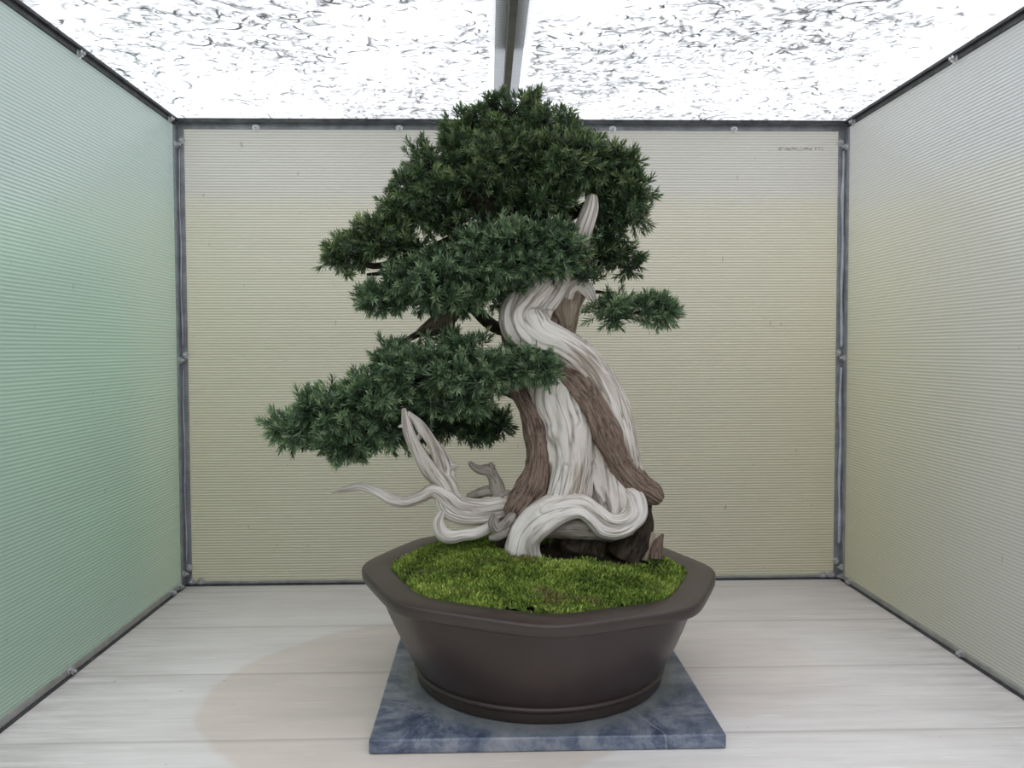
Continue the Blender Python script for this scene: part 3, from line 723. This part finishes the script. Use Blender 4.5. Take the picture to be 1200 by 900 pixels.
    o.data.materials.append(M['branch'])
    mi = np.zeros(len(o.data.polygons), np.int32); mi[:len(tq)] = 1
    o.data.polygons.foreach_set('material_index', mi)
    return o

D = 0.02
pad('foliage', [(597, 132, 42, 24, D, .05), (562, 160, 44, 30, D, .07), (640, 160, 46, 28, D, .07), (520, 195, 46, 32, .01, .08), (590, 195, 58, 34, 0, .10),
    (655, 195, 56, 34, 0, .10), (705, 200, 42, 28, .01, .08), (733, 226, 30, 26, .01, .06), (500, 225, 40, 26, 0, .08), (560, 222, 46, 20, -.02, .06), (630, 240, 50, 26, -.01, .07)], M['needle'], 201, 1.0)
pad('foliage', [(476, 250, 36, 20, 0, .06), (446, 274, 38, 20, -.01, .06), (412, 294, 34, 17, -.01, .05), (462, 290, 40, 18, -.01, .05), (520, 258, 38, 18, .0, .05), (400, 308, 18, 12, -.01, .04)], M['needle'], 203, 0.9, tint=0.05)
pad('foliage', [(600, 288, 66, 26, -.02, .08), (650, 292, 40, 32, -.025, .07), (560, 312, 62, 24, -.02, .08), (505, 330, 60, 22, -.02, .08), (445, 350, 34, 17, -.02, .06), (520, 352, 62, 16, -.01, .07), (626, 312, 38, 15, -.03, .06), (582, 340, 36, 16, 0, .05)], M['needle_blue'], 205, 1.0)
pad('foliage', [(728, 254, 36, 18, .01, .06), (706, 278, 22, 16, .02, .05), (712, 298, 28, 14, .01, .04), (735, 310, 17, 5, .0, .02), (688, 325, 12, 6, -.03, .02)], M['needle'], 207, 0.95, tint=-0.12)
pad('foliage', [(722, 363, 30, 18, 0, .04), (760, 365, 34, 17, 0, .045), (700, 360, 12, 10, .01, .03)], M['needle_blue'], 209, 1.0)
pad('foliage', [(350, 502, 34, 20, -.03, .06), (392, 482, 46, 30, -.03, .08), (404, 516, 38, 24, -.02, .07), (442, 468, 46, 36, -.03, .08), (452, 505, 34, 22, -.01, .07), (492, 436, 52, 32, -.03, .08), (545, 440, 56, 26, -.04, .07), (605, 430, 48, 20, -.055, .05), (636, 430, 24, 15, -.06, .04), (540, 408, 40, 20, -.02, .06), (470, 418, 30, 16, -.01, .05), (530, 468, 50, 18, -.02, .06)], M['needle_blue'], 211, 1.0, tint=0.03)
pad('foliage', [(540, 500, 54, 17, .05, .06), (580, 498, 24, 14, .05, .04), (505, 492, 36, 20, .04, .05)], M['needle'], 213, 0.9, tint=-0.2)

# two upright chips of wood pushed into the moss behind the right of the trunk
def chip(name, keys, m, label):
    v, f, uv = sweep_arr(keys, nu=24, seed=int(keys[0][0]), ridge=0.12, nr=5, fine=0.05)
    return tag(mesh_np(name, v, f, m, None, True, uv), label, 'wood chip')
chip('wood_chip', [(752, 655, -.005, 8, 5), (758, 640, -.005, 8, 5), (764, 624, -.005, 5, 3)], M['dead_tan'], 'pale tan wood chip standing in the moss right beside the dark stump')
chip('wood_chip', [(768, 654, -.01, 9, 5), (770, 640, -.01, 7, 4), (777, 626, -.01, 1.5, 1)], M['bark'], 'dark brown pointed wood chip nearest the right rim of pot')

# ------------------------------------------------------------------ leaf litter lying on the translucent roof
def litter():
    rg = np.random.default_rng(5); n = 8500
    x = rg.uniform(-HW, HW, n*3); y = rg.uniform(FRONT+.35, 0.0, n*3)
    f = noise3(np.stack([x*5, y*5, 0*x], -1), 44, 3)
    f2 = noise3(np.stack([x*14, y*14, 0*x], -1), 45, 2)
    dens = np.clip(0.42+0.55*f+0.55*f2+0.45*np.clip(-y-0.1, 0, 0.6), 0.06, 1)
    k = rg.random(n*3) < dens; x, y = x[k][:n], y[k][:n]; n = len(x)
    ln = 0.009+0.026*rg.random(n)**1.5; w = 0.0010+0.0014*rg.random(n)
    big = rg.random(n) < 0.03; ln[big] *= 2.6; w[big] *= 1.3
    a = rg.normal(size=n)*1.1+rg.choice([0, 2.4], n); cv = rg.normal(size=n)*1.6
    S = 6; V = np.zeros((n, S, 2, 3)); z = H+0.0012+0.0055*rg.random(n)**1.4
    tilt = rg.normal(size=n)*0.0008
    px, py = x.copy(), y.copy()
    for i in range(S):
        s = i/(S-1); aa = a+cv*(s-0.5)*1.6
        ww = w*math.sin(math.pi*(0.12+0.76*s))
        V[:, i, 0] = np.stack([px-np.sin(aa)*ww, py+np.cos(aa)*ww, z+tilt*s], -1)
        V[:, i, 1] = np.stack([px+np.sin(aa)*ww, py-np.cos(aa)*ww, z+tilt*s+0.0004], -1)
        px = px+np.cos(aa)*ln/(S-1); py = py+np.sin(aa)*ln/(S-1)
    b = (np.arange(n)*S*2)[:, None]+(np.arange(S-1)*2)[None]
    Q = np.stack([b, b+1, b+3, b+2], -1).reshape(-1, 4)
    V = V.reshape(-1, 3)
    ok = ~((V[:, 0] > -.06) & (V[:, 0] < .012)) & (V[:, 0] > -HW) & (V[:, 0] < HW) & (V[:, 1] < 0)
    Q = Q[ok[Q].all(1)]
    o = mesh_np('leaf_litter', V, Q, M['litter'], smooth=False)
    tag(o, 'dark fallen needles and leaf bits scattered over the translucent roof', 'leaf litter', kind='stuff')
litter()
# added board blocking light over the roof joint, and the pale joint strip below the sheet
tag(box_obj('added_batten', [(-0.050, -0.002, FRONT, -0.505, H+.012, H+.032)], M['batten'], None, .001),
    'brown batten added above the roof joint to darken it, behind the dark centre bar', 'batten')
trim('trim_roof_joint', [(-0.052, 0.000, FRONT, -.03, H-.0035, H-.0006)], M['roof'], 0)

# ------------------------------------------------------------------ bolts on the frame
def bolt_mesh():
    V, Q, T = [], [], []
    def ring(r, z, n=12, hexa=False):
        i = len(V)
        for k in range(n):
            a = 2*math.pi*k/n
            rr = r/ max(math.cos(((a+math.pi/6) % (math.pi/3))-math.pi/6), .5) if hexa else r
            V.append((rr*math.cos(a), rr*math.sin(a), z))
        return i
    rings = [ring(.0065, 0), ring(.0065, .0012), ring(.0042, .0013, hexa=True), ring(.0042, .0048, hexa=True), ring(.0022, .005), ring(.0022, .0085), ring(.0004, .009)]
    for a, b in zip(rings, rings[1:]):
        for k in range(12): Q.append((a+k, a+(k+1) % 12, b+(k+1) % 12, b+k))
    return np.array(V), np.array(Q)
BV, BQ = bolt_mesh()
bolt0 = None
def bolt(parent, pos, nrm, s=1.35):
    global bolt0
    nrm = Vector(nrm).normalized(); q = nrm.to_track_quat('Z', 'Y')
    if bolt0 is None:
        bolt0 = mesh_np('bolt', BV, BQ, M['bolt'], parent, smooth=False); o = bolt0
    else:
        o = bolt0.copy(); COL.objects.link(o); o.parent = parent
    o.matrix_parent_inverse = Matrix(); o.location = pos; o.rotation_euler = q.to_euler(); o.scale = (s, s, s)
for px in (300, 468, 718, 860): 
    p = unp(px, 150, y=-.0045); bolt(t_back_top, (p[0], -.0045, H-.018), (0, -1, 0))
for px in (225, 236, 964, 974):
    p = unp(px, 684, y=-.0045); bolt(t_back_bot, (p[0], -.0045, .011), (0, -1, 0))
for z in (H-.05, H*.5, .045):
    bolt(t_lc, (-HW+.014, -.005, z), (0, -1, 0)); bolt(t_lc, (-HW+.005, -.02, z-.012), (1, 0, 0))
    bolt(t_rc, (HW-.014, -.005, z), (0, -1, 0)); bolt(t_rc, (HW-.005, -.02, z-.012), (-1, 0, 0))
for y in (-.06, -.50, -.95): 
    bolt(t_lt, (-HW+.006, y, H-.014), (1, 0, 0)); bolt(t_rt, (HW-.006, y, H-.014), (-1, 0, 0))
for y in (-.05, -.10, -.585, -1.1):
    bolt(t_lb, (-HW+.005, y, .011), (1, 0, 0)); bolt(t_rb, (HW-.005, y+.03, .010), (-1, 0, 0))
def bead(parent, x, sgn, segs, r):
    ps = []
    for i, (z0, z1) in enumerate(segs):
        K = [(x+0.0012*math.sin(k*1.7+i), -.0085, z0+(z1-z0)*k/8, r*(0.8+0.25*math.sin(k*2.3))) for k in range(9)]
        ps.append(sweep_arr([(a, b, c, d) for a, b, c, d in K], nu=12, nv=60, seed=300+i, ridge=0.1, nr=4, world=True))
    v, f, uv = merge(ps); mesh_np('sealant_bead', v, f, M['sealant'], parent, True, uv)
bead(t_lc, -HW+.0085, 1, [(.06, .52), (.58, 1.04)], .0016)
bead(t_rc, HW-.0085, -1, [(.09, .52), (.57, 1.04)], .0042)

# ------------------------------------------------------------------ what stands outside and shows through the sheets, plus an added wall
def hedge():
    nx, nz = 180, 60
    y = np.linspace(-2.4, 0.32, nx); s = np.linspace(0, 1, nz)
    Yg, Sg = np.meshgrid(y, s, indexing='ij')
    top = 0.86
    ang = Sg*np.pi/2*1.9
    x = -1.22-0.16*(1-np.cos(np.clip(ang, 0, np.pi))); z = -0.15+(top+0.15)*np.clip(np.sin(np.clip(ang, 0, np.pi/2)), 0, 1)
    V = np.stack([x, Yg, z], -1).reshape(-1, 3)
    V[:, 0] += 0.05*noise3(V*18, 71, 4); V[:, 2] += 0.04*noise3(V*16, 72, 4)
    i, j = np.meshgrid(np.arange(nx-1), np.arange(nz-1), indexing='ij'); a = i*nz+j
    o = mesh_np('hedge', V, np.stack([a, a+1, a+nz+1, a+nz], -1).reshape(-1, 4), M['hedge'])
    tag(o, 'green hedge outside, glowing blurred through the left sheet', 'hedge', kind='stuff')
hedge()
tag(box_obj('wall_outside_back', [(-1.6, 1.6, .40, .50, -.16, .98)], M['render_wall']), kind='structure')
tag(box_obj('wall_outside_right', [(1.12, 1.22, -.50, .39, -.16, .95)], M['render_wall']), kind='structure')
tag(box_obj('wall_added_near', [(1.45, 1.55, -2.4, -.52, -.16, 1.05)], M['blue_wall']), kind='structure')  # added blue-grey wall that dims the near end of the right sheet
tag(box_obj('ground', [(-4, 4, -4, 4, -.25, -.16)], M['paving']), kind='structure')
